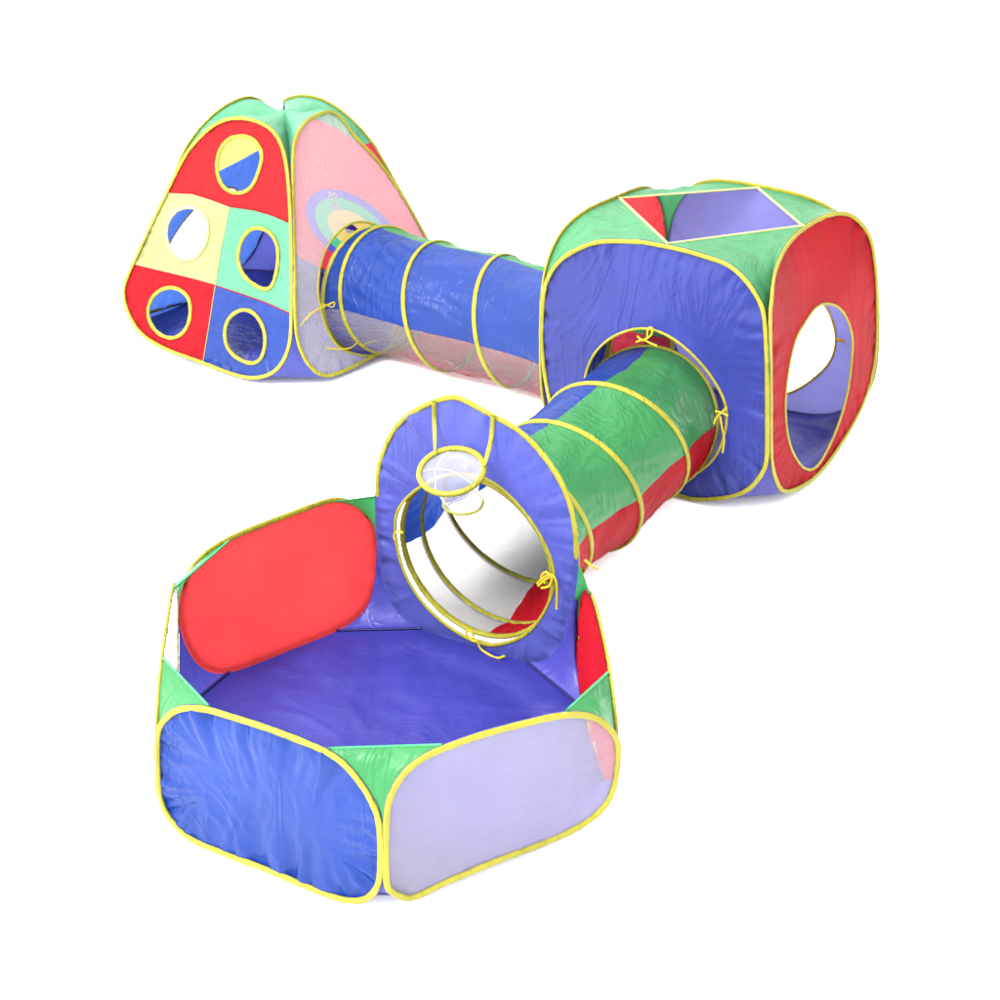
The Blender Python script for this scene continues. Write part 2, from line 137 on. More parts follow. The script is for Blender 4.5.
M_NET = netting('hoop_net', (.35, .35, .375, 1), .48, threads=.0)
M_CORD = nylon('white_cord', (.4, .4, .4, 1), trans=.1)
M_PINKRED = nylon('rose_red_nylon', col(240, 58, 84, 1.1), trans=.5); 
M_PRED = nylon('printed_red_nylon', col(242, 66, 92, 1.15), trans=.62)
_t = M_PRED.node_tree; _a = _t.nodes.new('ShaderNodeAttribute'); _a.attribute_name = 'target_radius'
_r = _t.nodes.new('ShaderNodeValToRGB'); _r.color_ramp.interpolation = 'CONSTANT'; _e = _r.color_ramp.elements
_e[0].position = 0; _e[0].color = col(58, 36, 124)
_e[1].position = .12; _e[1].color = col(246, 214, 130, 1.1)
for _p, _c in ((.40, col(84, 208, 158, 1.1)), (.62, col(104, 92, 222, 1.1)), (.775, col(242, 66, 92, 1.15))):
    _n = _e.new(_p); _n.color = _c
_t.links.new(_a.outputs['Fac'], _r.inputs['Fac'])
_h = next(n for n in _t.nodes if n.type == 'HUE_SAT'); _t.links.new(_r.outputs[0], _h.inputs['Color'])
M_WHITE = nylon('print_white', (.42, .42, .42, 1), trans=.3, bump=.1)

# ------------------------------------------------------------------ scene objects
def link(name, me, mat, parent, label=None):
    o = bpy.data.objects.new(name, me); COL.objects.link(o)
    if mat: me.materials.append(mat)
    if parent:
        o.parent = parent
        r = parent
        while r.parent: r = r.parent
        if parent.type == 'EMPTY':
            me.transform(Matrix.Translation(-r.location))
        else:
            me.transform(Matrix.Translation(-r.location))
    if label: o['label'] = label
    return o
def thing(name, loc, label, cat, group=None):
    o = bpy.data.objects.new(name, None); COL.objects.link(o); o.location = loc
    o['label'] = label; o['category'] = cat
    if group: o['group'] = group
    o.empty_display_size = .1
    return o
def mesh_of(name, verts, faces, smooth=True):
    me = bpy.data.meshes.new(name); me.from_pydata([tuple(v) for v in verts], [], faces)
    if smooth: me.polygons.foreach_set('use_smooth', [True] * len(me.polygons))
    me.update(); return me

# ------------------------------------------------------------------ panel surfaces
class Patch:
    def __init__(s, d):
        s.c = [V(x) for x in d[:4]]; s.w = V(d[4]) if len(d) > 4 else V((0, 0, 0))
        s.n = (s.c[1] - s.c[0]).cross(s.c[3] - s.c[0]).normalized()
    def S(s, u, v):
        a, b, c, d = s.c
        p = (a * (1 - u) + b * u) * (1 - v) + (d * (1 - u) + c * u) * v
        if s.w.length: p = p + s.w * (max(0, (v - .5) / .5) ** 2) * clamp(4 * u * (1 - u))
        return p
    def lu(s): return (s.c[1] - s.c[0]).length
    def lv(s): return (s.c[3] - s.c[0]).length
    def out(s, centre):                      # unit normal pointing away from the thing's middle
        return s.n if s.n.dot(s.S(.5, .4) - V(centre)) > 0 else -s.n
PT = {k: Patch(d) for k, d in DATA['patch'].items()}
UV = DATA['uv']
def smooth_closed(pts, n, aspect=(1, 1)):
    """closed Catmull-Rom through the control points, resampled evenly"""
    m = len(pts); dense = []
    for i in range(m):
        p0, p1, p2, p3 = (pts[(i + k - 1) % m] for k in range(4))
        for j in range(12):
            t = j / 12
            dense.append(tuple(.5 * (2 * p1[k] + (p2[k] - p0[k]) * t + (2 * p0[k] - 5 * p1[k] + 4 * p2[k] - p3[k]) * t * t
                               + (3 * p1[k] - p0[k] - 3 * p2[k] + p3[k]) * t ** 3) for k in (0, 1)))
    for _ in range(45):
        dense = [tuple(.25 * dense[i - 1][k] + .5 * dense[i][k] + .25 * dense[(i + 1) % len(dense)][k] for k in (0, 1)) for i in range(len(dense))]
    acc = [0]
    for i in range(len(dense)):
        a, b = dense[i], dense[(i + 1) % len(dense)]
        acc.append(acc[-1] + math.hypot((b[0] - a[0]) * aspect[0], (b[1] - a[1]) * aspect[1]))
    res = []; k = 0
    for i in range(n):
        d = acc[-1] * i / n
        while acc[k + 1] < d: k += 1
        t = (d - acc[k]) / max(1e-9, acc[k + 1] - acc[k])
        a, b = dense[k], dense[(k + 1) % len(dense)]
        res.append((a[0] + (b[0] - a[0]) * t, a[1] + (b[1] - a[1]) * t))
    return res
def superell(n=4.0, cnt=36, u0=0, u1=1, v0=.01, v1=1):
    r = []
    for i in range(cnt):
        a = 2 * PI * i / cnt; c, s = math.cos(a), math.sin(a)
        r.append((.5 * (u0 + u1) + .5 * (u1 - u0) * math.copysign(abs(c) ** (2 / n), c), .5 * (v0 + v1) + .5 * (v1 - v0) * math.copysign(abs(s) ** (2 / n), s)))
    return r
NOUT = 320
OUT = {}
def outline(name, ctrl=None):
    if name not in OUT:
        p = PT[name]; l = smooth_closed(ctrl or UV[name], NOUT, (p.lu(), p.lv()))
        # keep the loop off the ground
        res = []
        for u, v in l:
            for _ in range(6):
                z = p.S(u, v).z
                if z < -.009: v += (-.009 - z) / p.lv()
            res.append((u, v))
        if name in ('tbl', 'tbr'):          # keep the rear sides of the pyramid inside its hip lines
            def snap(u, v):
                if v < .72 and u > 1 - (.10 if name == 'tbr' else 0): u = .997
                if .22 < v < .72 and u < (.10 if name == 'tbl' else 0): u = .003
                return (min(max(u, .003), .997), v)
            res = [snap(*q) for q in res]
        a = sum(res[i][0] * res[(i + 1) % NOUT][1] - res[(i + 1) % NOUT][0] * res[i][1] for i in range(NOUT))
        if a < 0: res.reverse()             # counter-clockwise in uv
        OUT[name] = res
    return OUT[name]
def holeloop(pname, ctrl, n=160):
    p = PT[pname]; return smooth_closed(ctrl, n, (p.lu(), p.lv()))
def circle_uv(pname, u, z, r, n=40):
    p = PT[pname]; return [(u + r * math.cos(2 * PI * i / n) / p.lu(), (z + r * math.sin(2 * PI * i / n)) / p.lv()) for i in range(n)]

def fold(P, Pe, d, seed, A, lam=26.0):
    """height of the gathers that run in from a taut edge; Pe is the edge point, d metres in from it"""
    wv = V((noise.noise(P * 7 + V((seed, 0, 0))), noise.noise(P * 7 + V((0, seed, 0))), noise.noise(P * 7 + V((0, 0, seed))))) * .028
    reach = .06 + .05 * noise.noise(Pe * 9 + V((seed, 2, 0)))
    e = A * clamp(d / .018) * math.exp(-d / max(.025, reach)) * (1 - sstep(.09, .17, d))
    q = (Pe + wv * clamp(d / .05)) * lam + V((seed * 3.1, seed, 0))
    f = noise.noise(q) + .55 * noise.noise(q * 2.2 + V((0, seed, 5)))
    g = noise.noise(Pe * lam * .3 + V((0, 0, seed)))
    k = P + wv * 1.5
    rid = 1 - abs(noise.noise(V((k.x * 9 + seed, k.y * 9, k.z * 6)))) * 2
    rid2 = 1 - abs(noise.noise(V((k.x * 15, k.y * 15 + seed, k.z * 19 + k.x * 8)))) * 2
    h = A * clamp(d / .05) * (1.6 * noise.noise(P * 4.2 + V((seed, 0, 0))) + (.20 * rid * abs(rid)) + .07 * rid2 * abs(rid2))
    return e * f * (1.3 + 1.2 * g) * 2.5 + h
def ray_loop(loop, c, n, asp):
    """radius of a star-shaped uv loop in n directions about c"""
    ang = [(math.atan2((q[1] - c[1]) * asp[1], (q[0] - c[0]) * asp[0]), math.hypot((q[1] - c[1]) * asp[1], (q[0] - c[0]) * asp[0])) for q in loop]
    ang.sort(); m = len(ang); res = []; k = 0
    for i in range(n):
        a = -PI + 2 * PI * i / n
        while k < m and ang[k][0] < a: k += 1
        a0, r0 = ang[k - 1] if k > 0 else (ang[-1][0] - 2 * PI, ang[-1][1])
        a1, r1 = ang[k] if k < m else (ang[0][0] + 2 * PI, ang[0][1])
        t = (a - a0) / max(1e-9, a1 - a0); res.append(r0 + (r1 - r0) * t)
    return res
def sheet(pname, loop, centre, hole=None, A=.0035, seed=1.0, off=0.0, rings=26, inset=0.0, bulge=0.0, inside=None, hold=True):
    """cloth stretched over a closed loop on a panel surface, with an optional hole"""
    p = PT[pname]; n = p.out(centre); asp = (p.lu(), p.lv()); c = hole and (sum(q[0] for q in hole) / len(hole), sum(q[1] for q in hole) / len(hole)) or (
        sum(q[0] for q in loop) / len(loop), sum(q[1] for q in loop) / len(loop))
    N = 420
    if inside is None:
        ro = ray_loop(loop, c, N, asp)
    else:                                   # patch of the panel bounded by the loop and by seams
        rl = ray_loop_any(loop, c, N, asp); ro = []
        for i in range(N):
            a = -PI + 2 * PI * i / N; lo, hi = 0.0, rl[i]; st = hi / 160; r = 0
            while r + st <= hi and inside(c[0] + (r + st) * math.cos(a) / asp[0], c[1] + (r + st) * math.sin(a) / asp[1]): r += st
            if r + st > hi: ro.append(hi)
            else:
                x0, x1 = r, r + st
                for _ in range(12):
                    xm = .5 * (x0 + x1)
                    if inside(c[0] + xm * math.cos(a) / asp[0], c[1] + xm * math.sin(a) / asp[1]): x0 = xm
                    else: x1 = xm
                ro.append(x0)
    rh = ray_loop(hole, c, N, asp) if hole else [0.0] * N
    verts = []; faces = []
    edge = np.array([((ro[i] - inset) * math.cos(-PI + 2 * PI * i / N), (ro[i] - inset) * math.sin(-PI + 2 * PI * i / N)) for i in range(N)])
    edge3 = [p.S(c[0] + q[0] / asp[0], c[1] + q[1] / asp[1]) for q in edge]
    for i in range(N):
        a = -PI + 2 * PI * i / N; r1 = ro[i] - inset; r0 = rh[i]
        rs = [r1 + (r0 - r1) * (j / rings) ** .85 for j in range(rings + 1)]
        xy = np.array([(r * math.cos(a), r * math.sin(a)) for r in rs])
        dd = np.hypot(xy[:, None, 0] - edge[None, :, 0], xy[:, None, 1] - edge[None, :, 1]); near = dd.argmin(1); dmin = dd.min(1)
        for j in range(rings + 1):
            r = rs[j]; P = p.S(c[0] + xy[j, 0] / asp[0], c[1] + xy[j, 1] / asp[1]); d = float(dmin[j]) if j else 0.0
            hgt = fold(P, edge3[near[j]] if j else edge3[i], d, seed, A)
            if hole: hgt *= clamp((r - r0) / .03)
            hgt += bulge * math.sin(PI * .5 * clamp(d / .15))
            verts.append(P + n * (off + hgt))
    R1 = rings + 1
    for i in range(N):
        k = (i + 1) % N
        for j in range(rings):
            faces.append((i * R1 + j, i * R1 + j + 1, k * R1 + j + 1, k * R1 + j))
    if not hole:
        pass
    me = mesh_of('cloth', verts, faces)
    if not hole:
        bm = bmesh.new(); bm.from_mesh(me); bmesh.ops.remove_doubles(bm, verts=bm.verts, dist=.00002); bm.to_mesh(me); bm.free()
        me.polygons.foreach_set('use_smooth', [True] * len(me.polygons))
    return me
def ray_loop_any(loop, c, n, asp):
    """farthest crossing of rays from c with a loop that need not be star-shaped"""
    q = [((x[0] - c[0]) * asp[0], (x[1] - c[1]) * asp[1]) for x in loop]; res = []
    for i in range(n):
        a = -PI + 2 * PI * i / n; dx, dy = math.cos(a), math.sin(a); best = 1e9
        for k in range(len(q)):
            ax, ay = q[k]; bx, by = q[(k + 1) % len(q)]
            ca = ax * dy - ay * dx; cb = bx * dy - by * dx
            if (ca < 0) != (cb < 0):
                t = ca / (ca - cb); x, y = ax + (bx - ax) * t, ay + (by - ay) * t
                r = x * dx + y * dy
                if 0 < r < best: best = r
        res.append(best)
    return res
def loop3(pname, loop, centre, off=0.0, inset=0.0):
    """the loop in space, moved in from the edge by inset and outward by off (numbers or functions of u,v)"""
    p = PT[pname]; n = p.out(centre); pts = [p.S(*q) for q in loop]; m = len(pts); mid = sum(pts, V()) / m; r = []
    for i in range(m):
        t = (pts[(i + 1) % m] - pts[i - 1]).normalized(); s = t.cross(n)
        if s.dot(mid - pts[i]) < 0: s = -s
        o = off(*loop[i]) if callable(off) else off; k = inset(*loop[i]) if callable(inset) else inset
        r.append(pts[i] + n * o + s * k)
    return r, [n] * m
def band(pts, nrm, rw, rn, closed=True, seg=10, rough=0.0, seed=0.0, caps=True):
    """a padded strip of oval section swept along pts; nrm is the thin direction"""
    m = len(pts); verts = []; faces = []; arc = 0
    for i in range(m):
        a = pts[i - 1] if (closed or i > 0) else pts[i]; b = pts[(i + 1) % m] if (closed or i < m - 1) else pts[i]
        t = (b - a).normalized(); n = nrm[i]; n = (n - t * n.dot(t)).normalized(); s = t.cross(n)
        if i: arc += (pts[i] - pts[i - 1]).length
        w = 1 + rough * noise.noise(V((arc * 40, seed, 0))) + rough * .7 * noise.noise(V((arc * 110, seed, 5)))
        for k in range(seg):
            th = 2 * PI * k / seg; cx, cy = math.cos(th), math.sin(th)
            cx = math.copysign(abs(cx) ** .6, cx); cy = math.copysign(abs(cy) ** .6, cy)
            verts.append(pts[i] + s * (cx * rw * w) + n * (cy * rn * w))
    for i in range(m if closed else m - 1):
        j = (i + 1) % m
        for k in range(seg):
            l = (k + 1) % seg; faces.append((i * seg + k, j * seg + k, j * seg + l, i * seg + l))
    if not closed and caps:
        faces.append(tuple(range(seg - 1, -1, -1))); faces.append(tuple((m - 1) * seg + k for k in range(seg)))
    return mesh_of('strip', verts, faces)
def resample(pts, n):
    acc = [0]
    for i in range(len(pts) - 1): acc.append(acc[-1] + (pts[i + 1] - pts[i]).length)
    r = []; k = 0
    for i in range(n):
        d = acc[-1] * i / (n - 1)
        while k < len(pts) - 2 and acc[k + 1] < d: k += 1
        t = (d - acc[k]) / max(1e-9, acc[k + 1] - acc[k]); r.append(pts[k].lerp(pts[k + 1], clamp(t)))
    return r
def ruled(A, B, sag=V((0, 0, 0)), nn=26, mm=26, seed=0.0, amp=.004):
    """cloth gusset between two edges that meet at their far ends"""
    A = resample(A, nn); B = resample(B, nn); verts = []; faces = []
    for i in range(nn):
        for j in range(mm):
            t = j / (mm - 1); P = A[i].lerp(B[i], t); w = (A[i] - B[i]).length
            P = P + sag * (4 * t * (1 - t) * w * min(1, i / 7))
            k = amp * 4 * t * (1 - t) * clamp(w / .1) * (noise.noise(V((P.x * 22, P.y * 22, P.z * 14 + seed))) + .6 * noise.noise(V((t * 3, i * .55, seed))))
            d = (A[min(i + 1, nn - 1)] - A[max(i - 1, 0)]).cross(B[i] - A[i])
            if d.length > 1e-9 and 0 < i: P = P + d.normalized() * k * min(1, i / 3)
            verts.append(P)
    for i in range(nn - 1):
        for j in range(mm - 1): faces.append((i * mm + j, i * mm + j + 1, (i + 1) * mm + j + 1, (i + 1) * mm + j))
    return mesh_of('gusset', verts, faces)
def corner_arc(pname, side, top, start, z_end=None):
    """points of a panel's rim round one corner, from where u==start to where the rim is farthest to that side"""
    p = PT[pname]; l = OUT[pname]; m = len(l)
    if side > 0: far = max(range(m), key=lambda i: l[i][0] - (.0 if True else 0) * abs(l[i][1] - .5))
    else: far = min(range(m), key=lambda i: l[i][0])
    vm = .5 * (max(q[1] for q in l) + min(q[1] for q in l))
    step = (1 if top else -1) * (1 if side > 0 else -1)
    # from the far-side point walk towards the wanted half until u crosses start
    idx = [far]; k = far
    for _ in range(m):
        k = (k + step) % m; idx.append(k)
        if (l[k][0] - start) * side <= 0: break
    idx.reverse()
    return [p.S(*l[i]) for i in idx]
def ribbon(pts, w=.007, up=V((0, 0, 1)), mat=None, parent=None, label=None, name='tie_ribbon'):
    pts = [V(q) for q in pts]; dense = []
    m = len(pts)
    for i in range(m - 1):
        p0, p1, p2, p3 = pts[max(i - 1, 0)], pts[i], pts[i + 1], pts[min(i + 2, m - 1)]
        for j in range(8):
            t = j / 8; dense.append(.5 * (2 * p1 + (p2 - p0) * t + (2 * p0 - 5 * p1 + 4 * p2 - p3) * t * t + (3 * p1 - p0 - 3 * p2 + p3) * t ** 3))
    dense.append(pts[-1]); tw = random.random() * 3
    nr = [V((-.35, -.85, .45)) + .35 * V((math.sin(i * .21 + tw), 0, math.cos(i * .17 + tw))) for i in range(len(dense))]
    return link(name, band(dense, nr, w, .0011, closed=False, seg=8), mat or M_RIB, parent, label)
BW, BN = .0068, .0040     # half width and half thickness of the yellow bindings

# ------------------------------------------------------------------ setting
def plane(name, size, z, y0):
    s = size; me = mesh_of(name, [(-s, y0 - s, z), (s, y0 - s, z), (s, y0 + s, z), (-s, y0 + s, z)], [(0, 1, 2, 3)], False)
    return me
gm, gt, go = nt('white_floor')
gp = gt.nodes.new('ShaderNodeBsdfPrincipled'); gp.inputs['Base Color'].default_value = (.95, .95, .95, 1); gp.inputs['Roughness'].default_value = .9
gp.inputs['Specular IOR Level'].default_value = .1
gt.links.new(gp.outputs[0], go.inputs['Surface'])
g = link('ground', plane('ground', 60, -.017, 5), gm, None); g['kind'] = 'structure'

# ------------------------------------------------------------------ ball pit
B = [V(x) for x in DATA['pitB']]
pc = sum(B, V()) / 6
pit = thing('ball_pit', pc, 'six-sided blue, red and white ball pit with a basketball hoop', 'ball pit')
PC = pc + V((0, 0, .15))
outline('p12', superell(3.2)); outline('p45', superell(2.5, u1=.96, v0=.05))
for nme in ('p01', 'p50', 'p23', 'p34'): outline(nme)
def panel(pname, nm, mat, parent, centre, label, seed, A=.0035, hole=None, off=0., fin=.0, boff=0.004, binset=BW, bmat=None, bulge=0., rw=BW, rn=BN, hmat=None):
    o = link(nm, sheet(pname, OUT[pname], centre, hole, A, seed, off, inset=fin, bulge=bulge), mat, parent, label)
    if boff is not None:
        P3, N3 = loop3(pname, OUT[pname], centre, boff, binset)
        link('frame_binding', band(P3, N3, rw, rn, rough=.12, seed=seed), bmat or M_BIND, o)
    if hole:
        P3, N3 = loop3(pname, hole, centre, 0.0, 0.0)
        link('hole_trim', band(P3, N3, rw * .62, rn * .8, rough=.15, seed=seed + 2), hmat or M_BIND, o)
    return o
panel('p01', 'side_panel', M_BLUE, pit, PC, 'blue front side panel', 1.3, A=.006)
panel('p50', 'mesh_panel', M_MESH, pit, PC, 'white mesh front side panel', 2.3, A=.0012)
panel('p12', 'mesh_panel', M_MESH, pit, PC, 'white mesh left side panel', 3.3, A=.002)
panel('p23', 'side_panel', M_LITRED, pit, PC, 'red rear side panel', 4.3, A=.003, boff=lambda u, v: .012 - .010 * sstep(.7, .85, v),
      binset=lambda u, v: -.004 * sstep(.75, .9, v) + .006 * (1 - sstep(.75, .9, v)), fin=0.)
panel('p45', 'side_panel', M_DRED, pit, PC, 'red right side panel', 5.3, A=.003, boff=.0058)
hl = holeloop('p34', UV['p34hole'])
hoopp = panel('p34', 'hoop_panel', M_LILAC, pit, PC, 'tall blue panel with a round opening', 6.3, A=.004, hole=hl, fin=.0,
      boff=lambda u, v: -.001 * sstep(.35, .6, v) + .013 * (1 - sstep(.35, .6, v)), binset=lambda u, v: .007 * sstep(.35, .6, v) + .0075 * (1 - sstep(.35, .6, v)))
fl = []
order = [('p01', 0, 1), ('p50', 0, 0), ('p45', 1, 1), ('p34', 1, 1), ('p23', 1, 1), ('p12', 1, 1)]
# corners: (panel A, side, panel B, side) with A and B meeting at a base corner
cor = [('p01', 1, 'p50', -1), ('p12', 1, 'p01', -1), ('p23', -1, 'p12', -1), ('p45', 1, 'p50', 1)]
for i, (a, sa, b, sb) in enumerate(cor):
    A_ = corner_arc(a, sa, True, .5 + sa * .27); B_ = corner_arc(b, sb, True, .5 + sb * .27)
    inw = (PC - B[0 if i == 0 else 1 if i == 1 else 2 if i == 2 else 5]); inw.z = 0; inw.normalize()
    gs = link('corner_gusset', ruled(A_, B_, inw * .0, seed=i * 3.1), M_GREEN, pit)
    tr = resample([A_[0], B_[0]], 12)
    link('gusset_trim', band(tr, [V((0, 0, 1))] * 12, .0026, .0026, closed=False, seg=8), M_TRIM, gs)
# gussets beside the tall panel
def side_run(pname, side, z0, z1, n=24):
    p = PT[pname]; l = OUT[pname]; pts = [p.S(*q) for q in l if (q[0] - .5) * side > 0]
    pts = [q for q in pts if z0 <= q.z <= z1]; pts.sort(key=lambda q: -q.z); return pts
for a, sa, b, sb, k in (('p23', 1, 'p34', -1, 3), ('p45', -1, 'p34', 1, 4)):
    A_ = corner_arc(a, sa, True, .5 + sa * .27)
    B_ = side_run(b, sb, A_[-1].z, A_[0].z + .02)
    gs = link('corner_gusset', ruled(A_, B_, V((0, 0, 0)), seed=k * 2.2), M_GREEN, pit)
    tr = resample([A_[0], B_[0]], 12)
    link('gusset_trim', band(tr, [V((0, 0, 1))] * 12, .002, .002, closed=False, seg=8), M_GREEN, gs)
def floor_mesh(poly, seed, lift=.012, amp=.0085, rings=30, per=24):
    rim = poly; c = sum(poly, V()) / len(poly); c.z = 0
    verts = []; faces = []; m = len(rim)
    for r in rim:
        for j in range(rings + 1):
            t = j / rings; P = r.lerp(c, t); d = (P - r).length
            z = lift * sstep(0, .08, d) + amp * clamp(d / .05) * (noise.noise(V((P.x * 5, P.y * 5, seed))) + .6 * noise.noise(V((P.x * 12, P.y * 7, seed + 3))) + .3 * noise.noise(V((P.x * 26, P.y * 20, seed + 6))) + .9 * max(0, 1 - 9 * abs(noise.noise(V((P.x * 3 + P.y * 1.5, P.y * 3.4 - P.x, seed + 8))))) * .35)
            verts.append(V((P.x, P.y, max(-.008, z * (1 if j else 0) + r.z * (1 - sstep(0, .12, d))))))
    R1 = rings + 1
    for i in range(m):
        k = (i + 1) % m
        for j in range(rings): faces.append((i * R1 + j, i * R1 + j + 1, k * R1 + j + 1, k * R1 + j))
    me = mesh_of('floor', verts, faces)
    bm = bmesh.new(); bm.from_mesh(me); bmesh.ops.remove_doubles(bm, verts=bm.verts, dist=.0001); bmesh.ops.recalc_face_normals(bm, faces=bm.faces); bm.to_mesh(me); bm.free()
    me.polygons.foreach_set('use_smooth', [True] * len(me.polygons)); return me
def floor_with_gussets(corners, centre, mat_floor, mat_g, parent, frac=.27, seed=0., fr={}):
    """floor cut across its corners, with a triangular gusset rising to each pair of panels"""
    rim = []; cuts = []
    for k, (a, sa, b, sb) in enumerate(corners):
        f = fr.get(k, frac)
        A_ = corner_arc(a, sa, False, .5 + sa * (.5 - f)); B_ = corner_arc(b, sb, False, .5 + sb * (.5 - f))
        link('floor_gusset', ruled(A_, B_, V((0, 0, 0)), seed=seed + k, amp=.003), mat_g, parent)
        cuts.append((A_[0], B_[0]))
        sp = [q + V((0, 0, .004)) for q in resample([A_[0], B_[0]], 16)]
        link('seam', band(sp, [V((0, 0, 1))] * 16, .0032, .0022, closed=False, seg=8, rough=.3), M_NAVY, parent.children[-1])
    for k in range(len(corners)):
        bname = corners[k][2]; p = PT[bname]; l = OUT[bname]; q0, q1 = cuts[k][1], cuts[(k + 1) % len(corners)][0]
        i0 = min(range(NOUT), key=lambda i: (p.S(*l[i]) - q0).length); i1 = min(range(NOUT), key=lambda i: (p.S(*l[i]) - q1).length)
        run = []; st = 1 if (i1 - i0) % NOUT < (i0 - i1) % NOUT else -1; i = i0
        while True:
            run.append(p.S(*l[i]))
            if i == i1: break
            i = (i + st) % NOUT
        rim += resample(run, 40)[:-1] + resample([run[-1], cuts[(k + 1) % len(corners)][1]], 20)[:-1]
    link('floor', floor_mesh(rim, seed), mat_floor, parent)
floor_with_gussets([('p01', 1, 'p50', -1), ('p50', 1, 'p45', 1), ('p45', -1, 'p34', 1), ('p34', -1, 'p23', 1), ('p23', -1, 'p12', -1), ('p12', 1, 'p01', -1)],
                   PC, M_FLOOR, M_FGUS, pit, frac=.23, seed=1.7, fr={0: .03, 1: .06, 5: .06})
# basketball hoop
X = DATA['x']; rc = V(X['rim']['c']); rn_ = V(X['rim']['n']); rr = X['rim']['r']
e1 = rn_.cross(V((0, 1, 0))).normalized(); e2 = rn_.cross(e1)
rim = [rc + rr * (math.cos(a) * e1 + math.sin(a) * e2) for a in [2 * PI * i / 72 for i in range(72)]]
bh = link('basketball_hoop', band(rim, [rn_] * 72, .0066, .0058, rough=.08), M_BIND, pit, 'yellow ring on two straps')
nb = V(X['netc']); nv = []; nf = []
for j in range(17):
    t = j / 16
    for i in range(64):
        a = 2 * PI * i / 64; r = rr * (1 - t) + .047 * t - .012 * math.sin(PI * t) + .004 * noise.noise(V((math.cos(a) * 2, math.sin(a) * 2, t * 5)))
        nax = rn_.lerp(V((0, 0, 1)), .6).normalized(); f1 = nax.cross(V((0, 1, 0))).normalized(); f2 = nax.cross(f1)
        g1 = e1.lerp(f1, t); g2 = e2.lerp(f2, t)
        nv.append(rc.lerp(nb, t) + r * (math.cos(a) * g1 + math.sin(a) * g2))
for j in range(16):
    for i in range(64): k = (i + 1) % 64; nf.append((j * 64 + i, j * 64 + k, (j + 1) * 64 + k, (j + 1) * 64 + i))
net = link('net', mesh_of('net', nv, nf), M_NET, bh)
link('net_ring', band(nv[-64:], [V((0, 0, 1))] * 64, .0028, .0028, rough=.2), M_BIND, bh)
for k in range(4):
    i0 = k * 16; pts = [nv[j * 64 + (i0 + j * (2 if k % 2 else -2)) % 64] for j in range(17)]
    link('net_cord', band(pts, [rn_] * 17, .0006, .0006, closed=False, seg=6), M_CORD, bh)
for s in X['straps']: ribbon(s, .0055, mat=M_BIND, parent=bh, name='strap')
for r in X['rib']['pit'] + X['rib']['pit2']: ribbon(r, .0031, parent=pit, mat=M_RIB)

# ------------------------------------------------------------------ cube tent
CB = [V(x) for x in DATA['cubeB']]; cc = sum(CB, V()) / 4
cube = thing('cube_tent', cc, 'blue and red cube pop-up tent with an open green-cornered top', 'play tent')
CC = cc + V((0, 0, .4))
outline('cf'); outline('cr'); outline('cb', superell(3.1, v0=.012, v1=1.0)); outline('cl', superell(3.1, v0=.012, v1=1.0))
panel('cf', 'side_panel', M_SKY, cube, CC, 'blue front side with a round opening', 11.3, A=.005, hole=holeloop('cf', UV['cfhole']))
panel('cr', 'side_panel', M_RED, cube, CC, 'red side with an oval window', 12.3, A=.0035, hole=holeloop('cr', UV['crhole']))
panel('cb', 'side_panel', M_BACKBLUE, cube, CC, 'pale violet rear side with a round opening', 13.3, A=.0035, binset=-.004, hole=holeloop('cb', UV['cbhole']), hmat=M_ORANGE)
panel('cl', 'side_panel', M_LITWALLRED, cube, CC, 'red left side with a round opening', 14.3, A=.003, binset=-.004, hole=holeloop('cl', circle_uv('cl', .5, .26, .245)))
ccor = [('cf', 1, 'cr', -1), ('cr', 1, 'cb', -1), ('cb', 1, 'cl', -1), ('cl', 1, 'cf', -1)]
for k, (a, sa, b, sb) in enumerate(ccor):
    A_ = corner_arc(a, sa, True, .5); B_ = corner_arc(b, sb, True, .5)
    gs = link('corner_gusset', ruled(A_, B_, V((0, 0, -.03)), nn=36, seed=20 + k * 2.7, amp=.007), M_LGREEN, cube)
    tr = resample([A_[0], B_[0]], 14)
    link('gusset_trim', band(tr, [V((0, 0, 1))] * 14, .0048, .0026, closed=False, seg=8), M_PALEBIND, gs)
floor_with_gussets(ccor, CC, M_FLOOR, M_FLOOR, cube, frac=.15, seed=5.2, fr={1: .05})
for r in X['rib']['cube']: ribbon(r, .005, parent=cube, mat=M_ORANGE)

# ------------------------------------------------------------------ pyramid tent
TB = [V(x) for x in DATA['tentB']]; tcn = V(DATA['tentC'])
tent = thing('pyramid_tent', tcn, 'pyramid pop-up tent with coloured patches, five round holes and a green top', 'play tent')
TC = tcn + V((0, 0, .35))
for nme in ('tfl', 'tfr', 'tbr', 'tbl'): outline(nme)
def seam_v(name, swap=False):
    q = sorted(UV[name], key=lambda z: z[1] if swap else z[0])
    def f(x):
        k = 1 if swap else 0
        for i in range(len(q) - 1):
            if q[i][k] <= x <= q[i + 1][k] or i == len(q) - 2 and x > q[i][k] or i == 0 and x < q[0][k]:
                t = (x - q[i][k]) / max(1e-6, q[i + 1][k] - q[i][k]); return q[i][1 - k] + (q[i + 1][1 - k] - q[i][1 - k]) * t
    return f
sa_, sb_, sc_, sd_ = seam_v('seam_a'), seam_v('seam_b'), seam_v('seam_c', True), seam_v('seam_d')
def patch_id(u, v):
    if v > sa_(u): return 'h1'
    right = u > sc_(v)
    if v > sb_(u): return 'h3' if right else 'h2'
    return 'h5' if right else 'h4'
pl = {'h1': ('red', M_RED), 'h2': ('pale yellow', M_LIME), 'h3': ('mint green', M_MINT), 'h4': ('crimson', M_DRED), 'h5': ('blue', M_BLUE)}
